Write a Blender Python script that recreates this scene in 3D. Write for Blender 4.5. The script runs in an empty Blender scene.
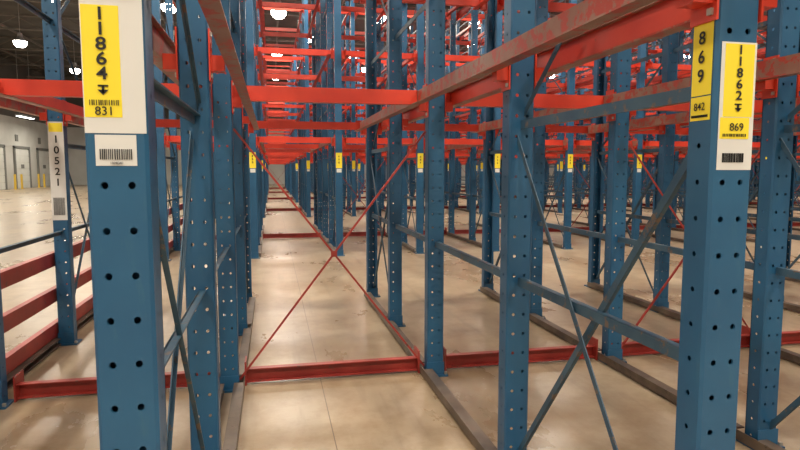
import bpy, math, random
from mathutils import Vector, Matrix
random.seed(3)
S=bpy.context.scene
S.view_settings.view_transform='Standard'
# ------------------------------------------------------------ materials
def newmat(name):
    m=bpy.data.materials.new(name); m.use_nodes=True
    nt=m.node_tree; b=nt.nodes['Principled BSDF']
    return m,nt,b
def paint(name,c1,c2,rough=.45,scale=3.0,rust=None,rust_amt=.66,metal=0.0,bump=.05,scuff=None):
    m,nt,b=newmat(name); N=nt.nodes; L=nt.links
    tc=N.new('ShaderNodeTexCoord')
    n=N.new('ShaderNodeTexNoise'); n.inputs['Scale'].default_value=scale; n.inputs['Detail'].default_value=6
    L.new(tc.outputs['Object'],n.inputs['Vector'])
    cr=N.new('ShaderNodeValToRGB'); cr.color_ramp.elements[0].position=.35; cr.color_ramp.elements[1].position=.65
    cr.color_ramp.elements[0].color=(*c1,1); cr.color_ramp.elements[1].color=(*c2,1)
    L.new(n.outputs['Fac'],cr.inputs['Fac'])
    out=cr.outputs['Color']
    def layer(out,scale3,pos,col,soft=.05,strength=1.0):
        mp=N.new('ShaderNodeMapping'); mp.inputs['Scale'].default_value=scale3; L.new(tc.outputs['Object'],mp.inputs['Vector'])
        n2=N.new('ShaderNodeTexNoise'); n2.inputs['Scale'].default_value=1; n2.inputs['Detail'].default_value=8; n2.inputs['Roughness'].default_value=.7
        L.new(mp.outputs[0],n2.inputs['Vector'])
        r2=N.new('ShaderNodeMapRange'); r2.inputs[1].default_value=pos; r2.inputs[2].default_value=pos+soft; r2.inputs[4].default_value=strength
        L.new(n2.outputs['Fac'],r2.inputs[0])
        mx=N.new('ShaderNodeMix'); mx.data_type='RGBA'
        L.new(r2.outputs[0],mx.inputs[0]); L.new(out,mx.inputs[6]); mx.inputs[7].default_value=(*col,1)
        return mx.outputs[2]
    if scuff: out=layer(out,(30,30,6),.57,scuff,.12,.4)
    if rust: out=layer(out,(14,14,14),rust_amt,rust)
    L.new(out,b.inputs['Base Color'])
    b.inputs['Roughness'].default_value=rough; b.inputs['Metallic'].default_value=metal
    if bump:
        bp=N.new('ShaderNodeBump'); bp.inputs['Strength'].default_value=bump; bp.inputs['Distance'].default_value=.01
        L.new(n.outputs['Fac'],bp.inputs['Height']); L.new(bp.outputs['Normal'],b.inputs['Normal'])
    return m
def flat(name,c,rough=.6,emit=None,es=1):
    m,nt,b=newmat(name); b.inputs['Base Color'].default_value=(*c,1); b.inputs['Roughness'].default_value=rough
    if emit:
        b.inputs['Emission Color'].default_value=(*emit,1); b.inputs['Emission Strength'].default_value=es
    return m
BLUE=paint('blue_rack_paint',(.010,.072,.165),(.016,.098,.205),.42,2.5,(.09,.07,.055),.70,scuff=(.035,.115,.185))
BLUE2=paint('blue_brace_paint',(.020,.066,.12),(.045,.10,.15),.5,6,(.14,.10,.075),.56)
RED=paint('red_beam_paint',(.48,.030,.015),(.62,.050,.022),.42,3,(.20,.07,.04),.66,scuff=(.40,.07,.045))
DRED=paint('dark_red_paint',(.24,.020,.016),(.34,.038,.028),.42,5,(.13,.05,.035),.60)
TAN=paint('worn_rail_steel',(.24,.105,.075),(.30,.18,.135),.45,5,(.38,.045,.028),.50,.2)
RUN=paint('floor_runner_steel',(.08,.06,.05),(.16,.12,.09),.45,6,(.05,.04,.035),.6,.3)
GALV=paint('galvanised_bolt',(.35,.33,.3),(.5,.48,.44),.4,20,metal=.7,bump=0)
YEL=flat('yellow_label_vinyl',(.82,.66,.03),.5)
WHT=flat('white_label_vinyl',(.64,.64,.63),.5)
BLK=flat('black_label_ink',(.01,.01,.01),.6)
MATS=[BLUE,BLUE2,RED,DRED,TAN,RUN,GALV]
iB,iB2,iR,iD,iT,iU,iG=range(7)
# ------------------------------------------------------------ mesh builder
class MB:
    def __init__(s): s.v=[];s.f=[];s.m=[]
    def box(s,x0,x1,y0,y1,z0,z1,m=0):
        s.hexa([(x0,y0,z0),(x1,y0,z0),(x1,y1,z0),(x0,y1,z0),(x0,y0,z1),(x1,y0,z1),(x1,y1,z1),(x0,y1,z1)],m)
    def hexa(s,p,m):
        k=len(s.v); s.v+= [tuple(q) for q in p]
        for f in ((0,3,2,1),(4,5,6,7),(0,1,5,4),(1,2,6,5),(2,3,7,6),(3,0,4,7)):
            s.f.append(tuple(k+i for i in f)); s.m.append(m)
    def bar(s,p,q,w,h,m,side=Vector((1,0,0))):
        p=Vector(p);q=Vector(q); d=(q-p).normalized()
        a=side-d*side.dot(d); a.normalize(); b=d.cross(a)
        a*=w/2; b*=h/2
        s.hexa([p-a-b,p+a-b,p+a+b,p-a+b,q-a-b,q+a-b,q+a+b,q-a+b],m)
    def angle(s,p,q,w,m,side=Vector((1,0,0)),t=.004,leg=.5):
        p=Vector(p);q=Vector(q); d=(q-p).normalized()
        a=side-d*side.dot(d); a.normalize(); b=d.cross(a)
        s.bar(p,q,t,w,m,side)
        o=a*(w*leg/2)+b*(w/2-t/2)
        s.bar(p+o,q+o,w*leg,t,m,side)
    def quad(s,a,b,c,d,m):
        k=len(s.v); s.v+=[tuple(a),tuple(b),tuple(c),tuple(d)]; s.f.append((k,k+1,k+2,k+3)); s.m.append(m)
    def perf(s,o,u,w,z0,z1,cols,pitch,r,m):
        """perforated vertical panel: origin o (bottom corner), unit dir u"""
        o=Vector(o);u=Vector(u); n=int((z1-z0)/pitch); cw=w/cols
        ca=math.atan2(pitch/2,cw/2)
        base=[0,ca*.5,ca,(ca+math.pi/2)/2,math.pi/2,(math.pi/2+math.pi-ca)/2,math.pi-ca,math.pi-ca*.5]
        A=base+[x+math.pi for x in base]
        N=len(A)
        for c in range(cols):
            for i in range(n):
                cx=cw*(c+.5); cz=z0+pitch*(i+.5)
                k=len(s.v)
                for a in A:
                    ca_,sa_=math.cos(a),math.sin(a)
                    t=min((cw/2)/abs(ca_) if abs(ca_)>1e-6 else 9,(pitch/2)/abs(sa_) if abs(sa_)>1e-6 else 9)
                    s.v.append(tuple(o+u*(cx+t*ca_)+Vector((0,0,cz+t*sa_))))
                for j in range(N):
                    s.v.append(tuple(o+u*(cx+r*math.cos(A[j]))+Vector((0,0,cz+r*math.sin(A[j])))))
                for j in range(N):
                    s.f.append((k+j,k+(j+1)%N,k+N+(j+1)%N,k+N+j)); s.m.append(m)
        zt=z0+n*pitch
        if zt<z1-1e-4:
            s.quad(o+Vector((0,0,zt)),o+u*w+Vector((0,0,zt)),o+u*w+Vector((0,0,z1)),o+Vector((0,0,z1)),m)
    def post(s,x,y,H,flip=1,w=.114,d=.086,m=iB,closed=False):
        z0=.012; c=.007; f=flip
        for t in (0,.0035):
            hw=w/2-t; yf=y-f*(d/2-t)
            s.perf((x-hw+c,yf,0),(1,0,0),2*hw-2*c,z0,H,2,.0889,.0072,m)
            for sx in (-1,1):
                s.quad((x+sx*(hw-c),yf,z0),(x+sx*hw,yf+f*c,z0),(x+sx*hw,yf+f*c,H),(x+sx*(hw-c),yf,H),m)
                s.perf((x+sx*hw,yf+f*c,0),(0,f,0),d-t-c,z0,H,1,.0889,.0066,m)
        for sx in (-1,1):
            a,b=sorted((x+sx*w/2,x+sx*(w/2-.022)))
            y0,y1=sorted((y+f*d/2,y+f*(d/2-.004)))
            s.box(a,b,y0,y1,z0,H,m)
        if closed: s.box(x-w/2+.02,x+w/2-.02,y+f*(d/2-.008),y+f*(d/2-.004),z0,H,m)
        s.box(x-.085,x+.085,y-.07,y+.07,0,.012,m)
        s.box(x-w/2-.004,x+w/2+.004,y-d/2-.004,y-d/2,.012,.10,m)
        for sx in (-1,1):
            s.box(x+sx*.072-.009,x+sx*.072+.009,y-.05-.009,y-.05+.009,.012,.03,iG)
    def channel_x(s,x0,x1,y,z0,z1,dep,m,t=.006):
        s.box(x0,x1,y+dep-t,y+dep,z0,z1,m)
        s.box(x0,x1,y,y+dep-t,z1-t,z1,m)
        s.box(x0,x1,y,y+dep-t,z0,z0+t,m)
    def obj(s,name,mats=MATS,parent=None,loc=(0,0,0)):
        me=s.mesh(name,mats); return inst(name,me,parent,loc)
    def mesh(s,name,mats=MATS):
        me=bpy.data.meshes.new(name); me.from_pydata(s.v,[],s.f)
        for mt in mats: me.materials.append(mt)
        me.polygons.foreach_set('material_index',s.m); me.update(); return me
def inst(name,me,parent=None,loc=(0,0,0)):
    o=bpy.data.objects.new(name,me); S.collection.objects.link(o); o.location=loc
    if parent: o.parent=parent
    return o
def empty(name,loc=(0,0,0)):
    e=bpy.data.objects.new(name,None); e.empty_display_size=.2; S.collection.objects.link(e); e.location=loc; return e
# ------------------------------------------------------------ rack layout
PITCH=1.372; XA=-.29
YS=[0,1.25,2.65,4.0,5.3]
LEV=[1.90,3.30,4.70,6.10]
H=6.75
STARTS=[1.293,9.9,18.3,26.7,35.1,43.5]
def frame_mesh(edge=False,runners=(-1,)):
    b=MB()
    for i,y in enumerate(YS):
        b.post(0,y,H,-1 if i==len(YS)-1 else 1,closed=(i==0))
    hz=[.90,1.60,2.55,3.5,4.45,5.4,6.4]
    for i in range(len(YS)-1):
        y0,y1=YS[i]+.03,YS[i+1]-.03
        for k,z in enumerate(hz):
            if i in(1,2) and k==1 : continue
            b.box(-.004+.0,.022,y0,y1,z+.032,z+.037,iB2)
            b.box(-.006,0,y0,y1,z,z+.037,iB2)
    for i in (0,3):
        y0,y1=YS[i]+.03,YS[i+1]-.03
        b.angle((.012,y0,1.57),(.012,y1,.10),.026,iB2)
        b.angle((-.018,y0,.10),(-.018,y1,1.57),.024,iB2)
        z=1.66; fl=0
        for zz in (2.55,3.5,4.45,5.4,6.4):
            a,c=(y0,y1) if fl else (y1,y0)
            b.angle((.012,a,z),(.012,c,zz),.026,iB2); z=zz+.04; fl=1-fl
    for sx in runners:
        x=sx*.088
        a,c=sorted((x,x+sx*.006)); b.box(a,c,.02,YS[-1]-.02,.013,.065,iU)
        a,c=sorted((x,x-sx*.058))
        for i in range(len(YS)-1): b.box(a,c,YS[i]+.075,YS[i+1]-.075,.013,.019,iU); b.box(a,c,YS[i]+.075,YS[i+1]-.075,.059,.065,iU)
    for k,z in enumerate(LEV):
        m1=iT if k==0 else iR
        for sx in (-1,1):
            xw=sx*.115
            a,c=sorted((xw,xw+sx*.006)); b.box(a,c,-.15,YS[-1]+.15,z-.045,z+.045,m1 if sx<0 else iR)
            a,c=sorted((xw,xw+sx*.055)); b.box(a,c,-.15,YS[-1]+.15,z-.051,z-.045,m1)
            a,c=sorted((xw,xw-sx*.02)); b.box(a,c,-.15,YS[-1]+.15,z+.039,z+.045,m1)
            for y in YS:
                a,c=sorted((sx*.060,sx*.115)); b.box(a,c,y-.03,y+.03,z-.09,z-.03,iR)
                a,c=sorted((sx*.058,sx*.064)); b.box(a,c,y-.045,y+.045,z-.13,z+.07,iR)
                for dz in(-.11,.05): b.box(min(sx*.064,sx*.071),max(sx*.064,sx*.071),y-.035,y-.02,z+dz-.008,z+dz+.008,iG)
    if edge:
        for z in (.70,.41,.13):
            b.box(-.075,-.069,-.3,YS[-1]+.2,z-.055,z+.055,iD)
            b.box(-.115,-.075,-.3,YS[-1]+.2,z+.049,z+.055,iD)
            b.box(-.115,-.075,-.3,YS[-1]+.2,z-.055,z-.049,iD)
    return b
FM=frame_mesh().mesh('upright_frame'); FE=frame_mesh(True).mesh('edge_upright_frame'); FR=frame_mesh(False,(-1,1)).mesh('upright_frame_two_runners')
def bay_mesh(rods=False,front=False):
    b=MB(); x0,x1=.06,PITCH-.06
    y=YS[2]+.055
    b.channel_x(.09,PITCH-.09,y,.014,.105,.05,iD)
    b.box(.09,PITCH-.09,y+.05,y+.12,.06,.066,iD)
    for x in (.092,PITCH-.102): b.box(x,x+.01,y-.02,y+.12,.0,.16,iD)
    for k,z in enumerate(LEV):
        js=[2,4] if k else [2]
        if front: js.append(0)
        for j in js:
            y=YS[j]+.045
            yy=y-.025
            b.box(x0,x1,yy,yy+.05,z-.045,z+.05,iR)
            b.box(x0,x1,yy-.012,yy,z-.045,z-.02,iR)
            for x in (x0,x1-.008): b.box(x,x+.008,yy-.04,yy+.055,z-.09,z+.09,iR)
    y=YS[4]+.02; z=LEV[0]
    b.box(x0,x1,y,y+.05,z-.04,z+.04,iR)
    for y in (YS[0],YS[4]): b.box(-.04,PITCH-.04 ,y-.02,y+.02,H-.06,H,iR)
    if rods:
        y=YS[2]+.02; sv=Vector((0,1,0))
        b.angle((.06,y,.05),(PITCH-.06,y,1.68),.013,iD,sv,.004,.8)
        b.angle((.06,y+.02,1.68),(PITCH-.06,y+.02,.05),.013,iD,sv,.004,.8)
        b.box(PITCH/2-.02,PITCH/2+.02,y-.006,y-.002,.845,.885,iD)
    return b
BM=bay_mesh().mesh('bay_beams'); BR=bay_mesh(True).mesh('bay_beams_braced')
BM2=bay_mesh(False,True).mesh('bay_beams_front'); BR2=bay_mesh(True,True).mesh('bay_beams_front_braced')
racks=[]
for bi,y0 in enumerate(STARTS):
    P=empty('pallet_rack',(0,y0,0)); racks.append(P)
    yend=y0+YS[-1]
    xmax=yend*1.06+2
    n=int((xmax-XA)/PITCH)+1
    n=min(n,30)
    for k in range(-1,n+1):
        x=XA+k*PITCH
        inst('upright_frame',FE if k==-1 else (FR if k==0 else FM),P,(x,0,0))
        if k<n:
            br = (k==0 and bi==0) or (bi==0 and k in(2,)) or (bi>0 and (k*3+bi)%4==0)
            inst('bay_beams',(BR if br else BM) if bi==0 else (BR2 if br else BM2),P,(x,0,0))
R0=racks[0]; Y0=STARTS[0]
# ------------------------------------------------------------ labels
def txt(s,loc,size,parent,rot=(math.pi/2,0,0),name='digit',sx=1.0):
    c=bpy.data.curves.new(name,'FONT'); c.body=s; c.size=size; c.align_x='CENTER'; c.align_y='CENTER'; c.extrude=.0002; c.offset=size*(.018 if len(s)==1 else .004)
    c.materials.append(BLK)
    o=bpy.data.objects.new(name,c); S.collection.objects.link(o); o.parent=parent; o.location=loc; o.rotation_euler=rot; o.scale=(sx,1,1); return o
LM=[WHT,YEL,BLK]
def label(name,origin,rotz,plates,digits,bars,arrow=None):
    P=empty(name,origin); P.rotation_euler=(0,0,rotz)
    b=MB()
    for (x0,x1,z0,z1,m,lay) in plates: b.box(x0,x1,-.0008*lay-.0008,-.0002,z0,z1,m)
    for (x0,x1,z0,z1) in bars:
        x=x0
        while x<x1-.001:
            w=random.choice((.0008,.0011,.0015)); b.box(x,min(x+w,x1),-.0034,-.0005,z0,z1,2); x+=w+random.choice((.0020,.0026,.0032))
    if arrow:
        ax,az,h=arrow; yq=-.0036
        b.box(ax-.0022,ax+.0022,yq,-.0005,az-h/2,az+h/2,2)
        b.box(ax-.009,ax+.009,yq,-.0005,az+h/2-.003,az+h/2,2)
        k=len(b.v); b.v+=[(ax-.010,yq,az-h/2+.006),(ax+.010,yq,az-h/2+.006),(ax,yq,az-h/2-.004)]; b.f.append((k,k+2,k+1)); b.m.append(2)
    b.obj('sticker_plates',LM,P)
    for (s_,x,z,sz,sx) in digits: txt(s_,(x,-.0036,z),sz,P,sx=sx)
    return P
yf=1.25-.0005
d=[(c,-.0195,1.711-i*.0275,.033,1.2) for i,c in enumerate('11864')]
d+=[('831',-.018,1.531,.023,1.0),('1008341',.0,1.433,.007,1.0)]
label('lane_number_label',(XA,yf,0),0,
  [(-.055,.055,1.49,1.77,0,0),(-.053,.013,1.520,1.728,1,1),(-.038,.036,1.428,1.487,0,0)],
  d,[(-.044,.008,1.5425,1.5525),(-.03,.028,1.440,1.460)],(-.019,1.573,.015))
XB=XA+PITCH
d=[(c,.006,1.701-i*.0265,.030,1.2) for i,c in enumerate('11862')]
d+=[('869',.004,1.521,.026,1.0)]
label('lane_number_label',(XB,yf,0),0,
  [(-.044,.052,1.42,1.72,0,0),(-.034,.046,1.546,1.716,1,1),(-.040,.040,1.494,1.544,1,1)],
  d,[(-.032,.032,1.499,1.506),(-.03,.03,1.438,1.460)],(.006,1.569,.016))
d=[(c,0,1.735-i*.045,.042,1.1) for i,c in enumerate('869')]+[('842',0,1.572,.026,1)]
label('bay_number_label',(XB-.0575,1.25+.046,0),-math.pi/2,
  [(-.034,.034,1.60,1.78,1,0),(-.034,.034,1.54,1.597,1,0)],d,[(-.028,.028,1.547,1.553)])
d=[(c,0,1.66-i*.085,.08,1.0) for i,c in enumerate('10521')]
label('lane_number_label',(XA-PITCH,Y0+YS[3]-.0445,0),0,
  [(-.056,.056,1.02,1.80,0,0),(-.05,.05,1.72,1.79,1,1)],d,[(-.04,.04,1.06,1.20)])
for bi,y0 in enumerate(STARTS[1:4]):
    for k in range(0,14+6*bi):
        label('lane_number_label',(XA+k*PITCH,y0-.0445,0),0,[(-.05,.05,1.45,1.70,1,0),(-.04,.04,1.38,1.44,0,0)],
           [(random.choice('3689'),0,1.64-.05*i,.045,1) for i in range(3)] if bi==0 else [],[])
for k in range(2,9):
    label('lane_number_label',(XA+k*PITCH,yf,0),0,[(-.044,.052,1.42,1.72,0,0),(-.034,.046,1.546,1.716,1,1)],
      [(c,.006,1.70-i*.027,.030,1.1) for i,c in enumerate('118%d'%(60-2*k))],[(-.03,.03,1.436,1.458)])
# dangling cable beside the first frame
cu=bpy.data.curves.new('hanging_cable','CURVE'); cu.dimensions='3D'; cu.bevel_depth=.0035; cu.bevel_resolution=2
sp=cu.splines.new('NURBS'); pts=[(-.36,1.9,1.86),(-.37,1.88,1.6),(-.31,1.85,1.2),(-.37,1.82,.8),(-.34,1.8,.45),(-.30,1.85,.15),(-.2,2.0,.008),(-.1,2.2,.006)]
sp.points.add(len(pts)-1)
for p,q in zip(sp.points,pts): p.co=(*q,1)
sp.use_endpoint_u=True; sp.order_u=4
cu.materials.append(flat('grey_cable_sheath',(.10,.10,.10),.5))
inst('hanging_cable',cu)
# ------------------------------------------------------------ room
def floor_mat():
    m,nt,b=newmat('polished_concrete'); N=nt.nodes;L=nt.links
    g=N.new('ShaderNodeNewGeometry')
    n1=N.new('ShaderNodeTexNoise'); n1.inputs['Scale'].default_value=.7; n1.inputs['Detail'].default_value=8; n1.inputs['Roughness'].default_value=.62
    n2=N.new('ShaderNodeTexNoise'); n2.inputs['Scale'].default_value=4; n2.inputs['Detail'].default_value=10; n2.inputs['Roughness'].default_value=.72
    mp=N.new('ShaderNodeMapping'); mp.inputs['Scale'].default_value=(1.3,.6,1)
    L.new(g.outputs['Position'],mp.inputs['Vector']); L.new(mp.outputs[0],n1.inputs['Vector']); L.new(g.outputs['Position'],n2.inputs['Vector'])
    r1=N.new('ShaderNodeValToRGB'); r1.color_ramp.elements[0].position=.36; r1.color_ramp.elements[1].position=.64
    r1.color_ramp.elements[0].color=(.265,.190,.12,1); r1.color_ramp.elements[1].color=(.42,.335,.235,1)
    L.new(n1.outputs['Fac'],r1.inputs['Fac'])
    r2=N.new('ShaderNodeValToRGB'); r2.color_ramp.elements[0].position=.36; r2.color_ramp.elements[1].position=.56
    r2.color_ramp.elements[0].color=(.80,.75,.69,1); r2.color_ramp.elements[1].color=(1,1,1,1)
    L.new(n2.outputs['Fac'],r2.inputs['Fac'])
    mx=N.new('ShaderNodeMix'); mx.data_type='RGBA'; mx.blend_type='MULTIPLY'; mx.inputs[0].default_value=1
    L.new(r1.outputs[0],mx.inputs[6]); L.new(r2.outputs[0],mx.inputs[7])
    mp3=N.new('ShaderNodeMapping'); mp3.inputs['Scale'].default_value=(9,.7,1); L.new(g.outputs['Position'],mp3.inputs['Vector'])
    n3=N.new('ShaderNodeTexNoise'); n3.inputs['Scale'].default_value=1; n3.inputs['Detail'].default_value=6; L.new(mp3.outputs[0],n3.inputs['Vector'])
    r3=N.new('ShaderNodeMapRange'); r3.inputs[1].default_value=.56; r3.inputs[2].default_value=.72; r3.inputs[4].default_value=.5; L.new(n3.outputs['Fac'],r3.inputs[0])
    m3=N.new('ShaderNodeMix'); m3.data_type='RGBA'; L.new(r3.outputs[0],m3.inputs[0]); L.new(mx.outputs[2],m3.inputs[6]); m3.inputs[7].default_value=(.20,.145,.095,1)
    sp=N.new('ShaderNodeSeparateXYZ'); L.new(g.outputs['Position'],sp.inputs[0])
    def joint(sock,off,per):
        a=N.new('ShaderNodeMath'); a.operation='ADD'; a.inputs[1].default_value=off; L.new(sock,a.inputs[0])
        p=N.new('ShaderNodeMath'); p.operation='PINGPONG'; p.inputs[1].default_value=per/2; L.new(a.outputs[0],p.inputs[0])
        c=N.new('ShaderNodeMath'); c.operation='LESS_THAN'; c.inputs[1].default_value=.003; L.new(p.outputs[0],c.inputs[0]); return c.outputs[0]
    j1=joint(sp.outputs[0],-.30,9.0); j2=joint(sp.outputs[1],-8.0,9.0)
    ma=N.new('ShaderNodeMath'); ma.operation='MAXIMUM'; L.new(j1,ma.inputs[0]); L.new(j2,ma.inputs[1])
    mj=N.new('ShaderNodeMix'); mj.data_type='RGBA'; L.new(ma.outputs[0],mj.inputs[0]); L.new(m3.outputs[2],mj.inputs[6]); mj.inputs[7].default_value=(.15,.11,.075,1)
    L.new(mj.outputs[2],b.inputs['Base Color'])
    rr=N.new('ShaderNodeMapRange'); rr.inputs[1].default_value=.3; rr.inputs[2].default_value=.7; rr.inputs[3].default_value=.25; rr.inputs[4].default_value=.34; L.new(n1.outputs['Fac'],rr.inputs[0]); L.new(rr.outputs[0],b.inputs['Roughness'])
    return m
X0,X1,Yb,Ye,ZC=-19,46,-9,62,9.6
def slab(name,x0,x1,y0,y1,z0,z1,m):
    b=MB(); b.box(x0,x1,y0,y1,z0,z1,0); return b.obj(name,[m])
slab('floor',X0,X1,Yb,Ye,-.2,0,floor_mat())
WALL=paint('painted_block_wall',(.44,.43,.40),(.52,.51,.48),.7,.6)
DW=paint('upper_wall_cladding',(.07,.065,.06),(.11,.10,.09),.7,.6)
CE=paint('dark_roof_deck',(.035,.032,.03),(.065,.06,.055),.8,.8)
STEEL=paint('roof_joist_steel',(.09,.08,.07),(.15,.13,.11),.6,2)
def wallbox(name,x0,x1,y0,y1):
    b=MB(); b.box(x0,x1,y0,y1,0,5.4,0); b.box(x0,x1,y0,y1,5.4,ZC,1); return b.obj(name,[WALL,DW])
wallbox('wall_left',X0-.3,X0,Yb,Ye); wallbox('wall_right',X1,X1+.3,Yb,Ye)
wallbox('wall_far',X0-.3,X1+.3,Ye,Ye+.3); wallbox('wall_back',X0-.3,X1+.3,Yb-.3,Yb)
slab('ceiling',X0-.3,X1+.3,Yb-.3,Ye+.3,ZC,ZC+.2,CE)
jb=MB()
for i in range(12):
    y=-6+i*6
    jb.box(X0,X1,y-.05,y+.05,ZC-.1,ZC,0); jb.box(X0,X1,y-.05,y+.05,ZC-.8,ZC-.72,0)
    x=X0;up=0
    while x<X1-1.2:
        a,c=(ZC-.1,ZC-.75) if up else (ZC-.75,ZC-.1)
        jb.bar((x,y,a),(x+1.2,y,c),.04,.04,0,Vector((0,1,0))); x+=1.2; up=1-up
for i in range(22):
    x=X0+1.5+i*3; jb.box(x-.03,x+.03,Yb,Ye,ZC-.22,ZC-.1,0)
jb.obj('roof_joists',[STEEL])
DOOR=paint('dock_door_panel',(.52,.52,.49),(.60,.60,.56),.5,1)
DK=flat('dock_seal_rubber',(.14,.14,.13),.8)
YG=flat('safety_yellow',(.6,.4,.05),.5)
for i in range(12):
    y=6+i*4.6
    b=MB(); x=X0+.01
    for j in range(6): b.box(x+.02,x+.06,y-1.3,y+1.3,.02+j*.5,.02+j*.5+.48,0)
    b.box(x,x+.12,y-1.5,y-1.3,0,3.2,1); b.box(x,x+.12,y+1.3,y+1.5,0,3.2,1); b.box(x,x+.12,y-1.5,y+1.5,3.05,3.25,1)
    b.box(x,x+.05,y-1.0,y-.5,3.6,4.1,1)
    b.box(x+.06,x+.075,y-.3,y+.3,1.55,1.85,1)
    b.obj('door_%d'%(i+1),[DOOR,DK,YG])
    b=MB()
    for s_ in(-1,1): b.box(x+.5,x+.62,y+s_*1.7-.06,y+s_*1.7+.06,0,1.1,0); b.box(x+.42,x+.70,y+s_*1.7-.14,y+s_*1.7+.14,0,.015,0)
    b.obj('door_bollards',[YG])
# ------------------------------------------------------------ lamps
HOUS=flat('lamp_housing',(.25,.25,.25),.4)
GLOW=flat('lamp_lens',(1,1,1),.5,(1,.93,.82),40)
LZ=7.7
def lamp_mesh():
    b=MB(); n=20
    prof=[(.06,.42),(.11,.40),(.12,.22),(.30,.02),(.31,0)]
    k=len(b.v)
    for r,z in prof:
        for i in range(n): a=2*math.pi*i/n; b.v.append((r*math.cos(a),r*math.sin(a),z))
    for p in range(len(prof)-1):
        for i in range(n):
            b.f.append((k+p*n+i,k+p*n+(i+1)%n,k+(p+1)*n+(i+1)%n,k+(p+1)*n+i)); b.m.append(0)
    b.f.append(tuple(range(k,k+n))); b.m.append(0)
    rings=[(.29,.0),(.28,-.13),(.18,-.25)]
    k=len(b.v)
    for r,z in rings:
        for i in range(n): a=2*math.pi*i/n; b.v.append((r*math.cos(a),r*math.sin(a),z))
    for p in range(2):
        for i in range(n):
            b.f.append((k+p*n+(i+1)%n,k+p*n+i,k+(p+1)*n+i,k+(p+1)*n+(i+1)%n)); b.m.append(1)
    b.f.append(tuple(range(k+3*n-1,k+2*n-1,-1))); b.m.append(1)
    b.box(-.01,.01,-.01,.01,.42,ZC-.01-LZ,0)
    return b.mesh('high_bay_lamp',[HOUS,GLOW])
LMsh=lamp_mesh()
def lamp(x,y,pw,z=LZ):
    o=inst('high_bay_lamp',LMsh,None,(x,y,z))
    l=bpy.data.lights.new('lamp_light','AREA'); l.shape='DISK'; l.size=.9; l.energy=pw; l.color=(1,.90,.74)
    lo=bpy.data.objects.new('lamp_light',l); S.collection.objects.link(lo); lo.parent=o; lo.location=(0,0,-.27)
for iy,y in enumerate([-4,1,8.0,16.9,25,29.3,33.4,37.6,41.8,50.2]):
    for ix in range(-3,9):
        x=XA+PITCH*(.5+3*ix)+(PITCH if y in(29.3,37.6) else 0)
        if x>y*1.1+14: continue
        if x<-5 and iy%2: continue
        lamp(x,y,250 if y>5 and y<26 else (270 if y<5 else 170))
FL=flat('tube_lens',(1,1,1),.5,(.95,1,.95),9)
for i in range(7):
    b=MB(); y=16+i*6; b.box(-16.6,-16.2,y-1.2,y+1.2,5.0,5.12,0); b.box(-16.55,-16.25,y-1.15,y+1.15,4.985,5.0,1)
    for s_ in(-1,1): b.box(-16.41,-16.39,y+s_-.01,y+s_+.01,5.12,ZC-.01,0)
    o=b.obj('tube_light_fixture',[HOUS,FL])
    l=bpy.data.lights.new('tube_light','AREA'); l.shape='RECTANGLE'; l.size=.3; l.size_y=2.3; l.energy=190; l.color=(1,.93,.78)
    lo=bpy.data.objects.new('tube_light',l); S.collection.objects.link(lo); lo.parent=o; lo.location=(-16.4,y,4.97)
w=bpy.data.worlds.new('World'); S.world=w; w.use_nodes=True
w.node_tree.nodes['Background'].inputs[0].default_value=(.9,.75,.6,1); w.node_tree.nodes['Background'].inputs[1].default_value=.2
c=bpy.data.cameras.new('camera'); c.lens=27; c.sensor_width=36; c.clip_end=300
co=bpy.data.objects.new('camera',c); S.collection.objects.link(co)
co.location=(0,0,1.42); co.rotation_euler=(math.radians(90-5.24),0,math.radians(-12.04)); S.camera=co
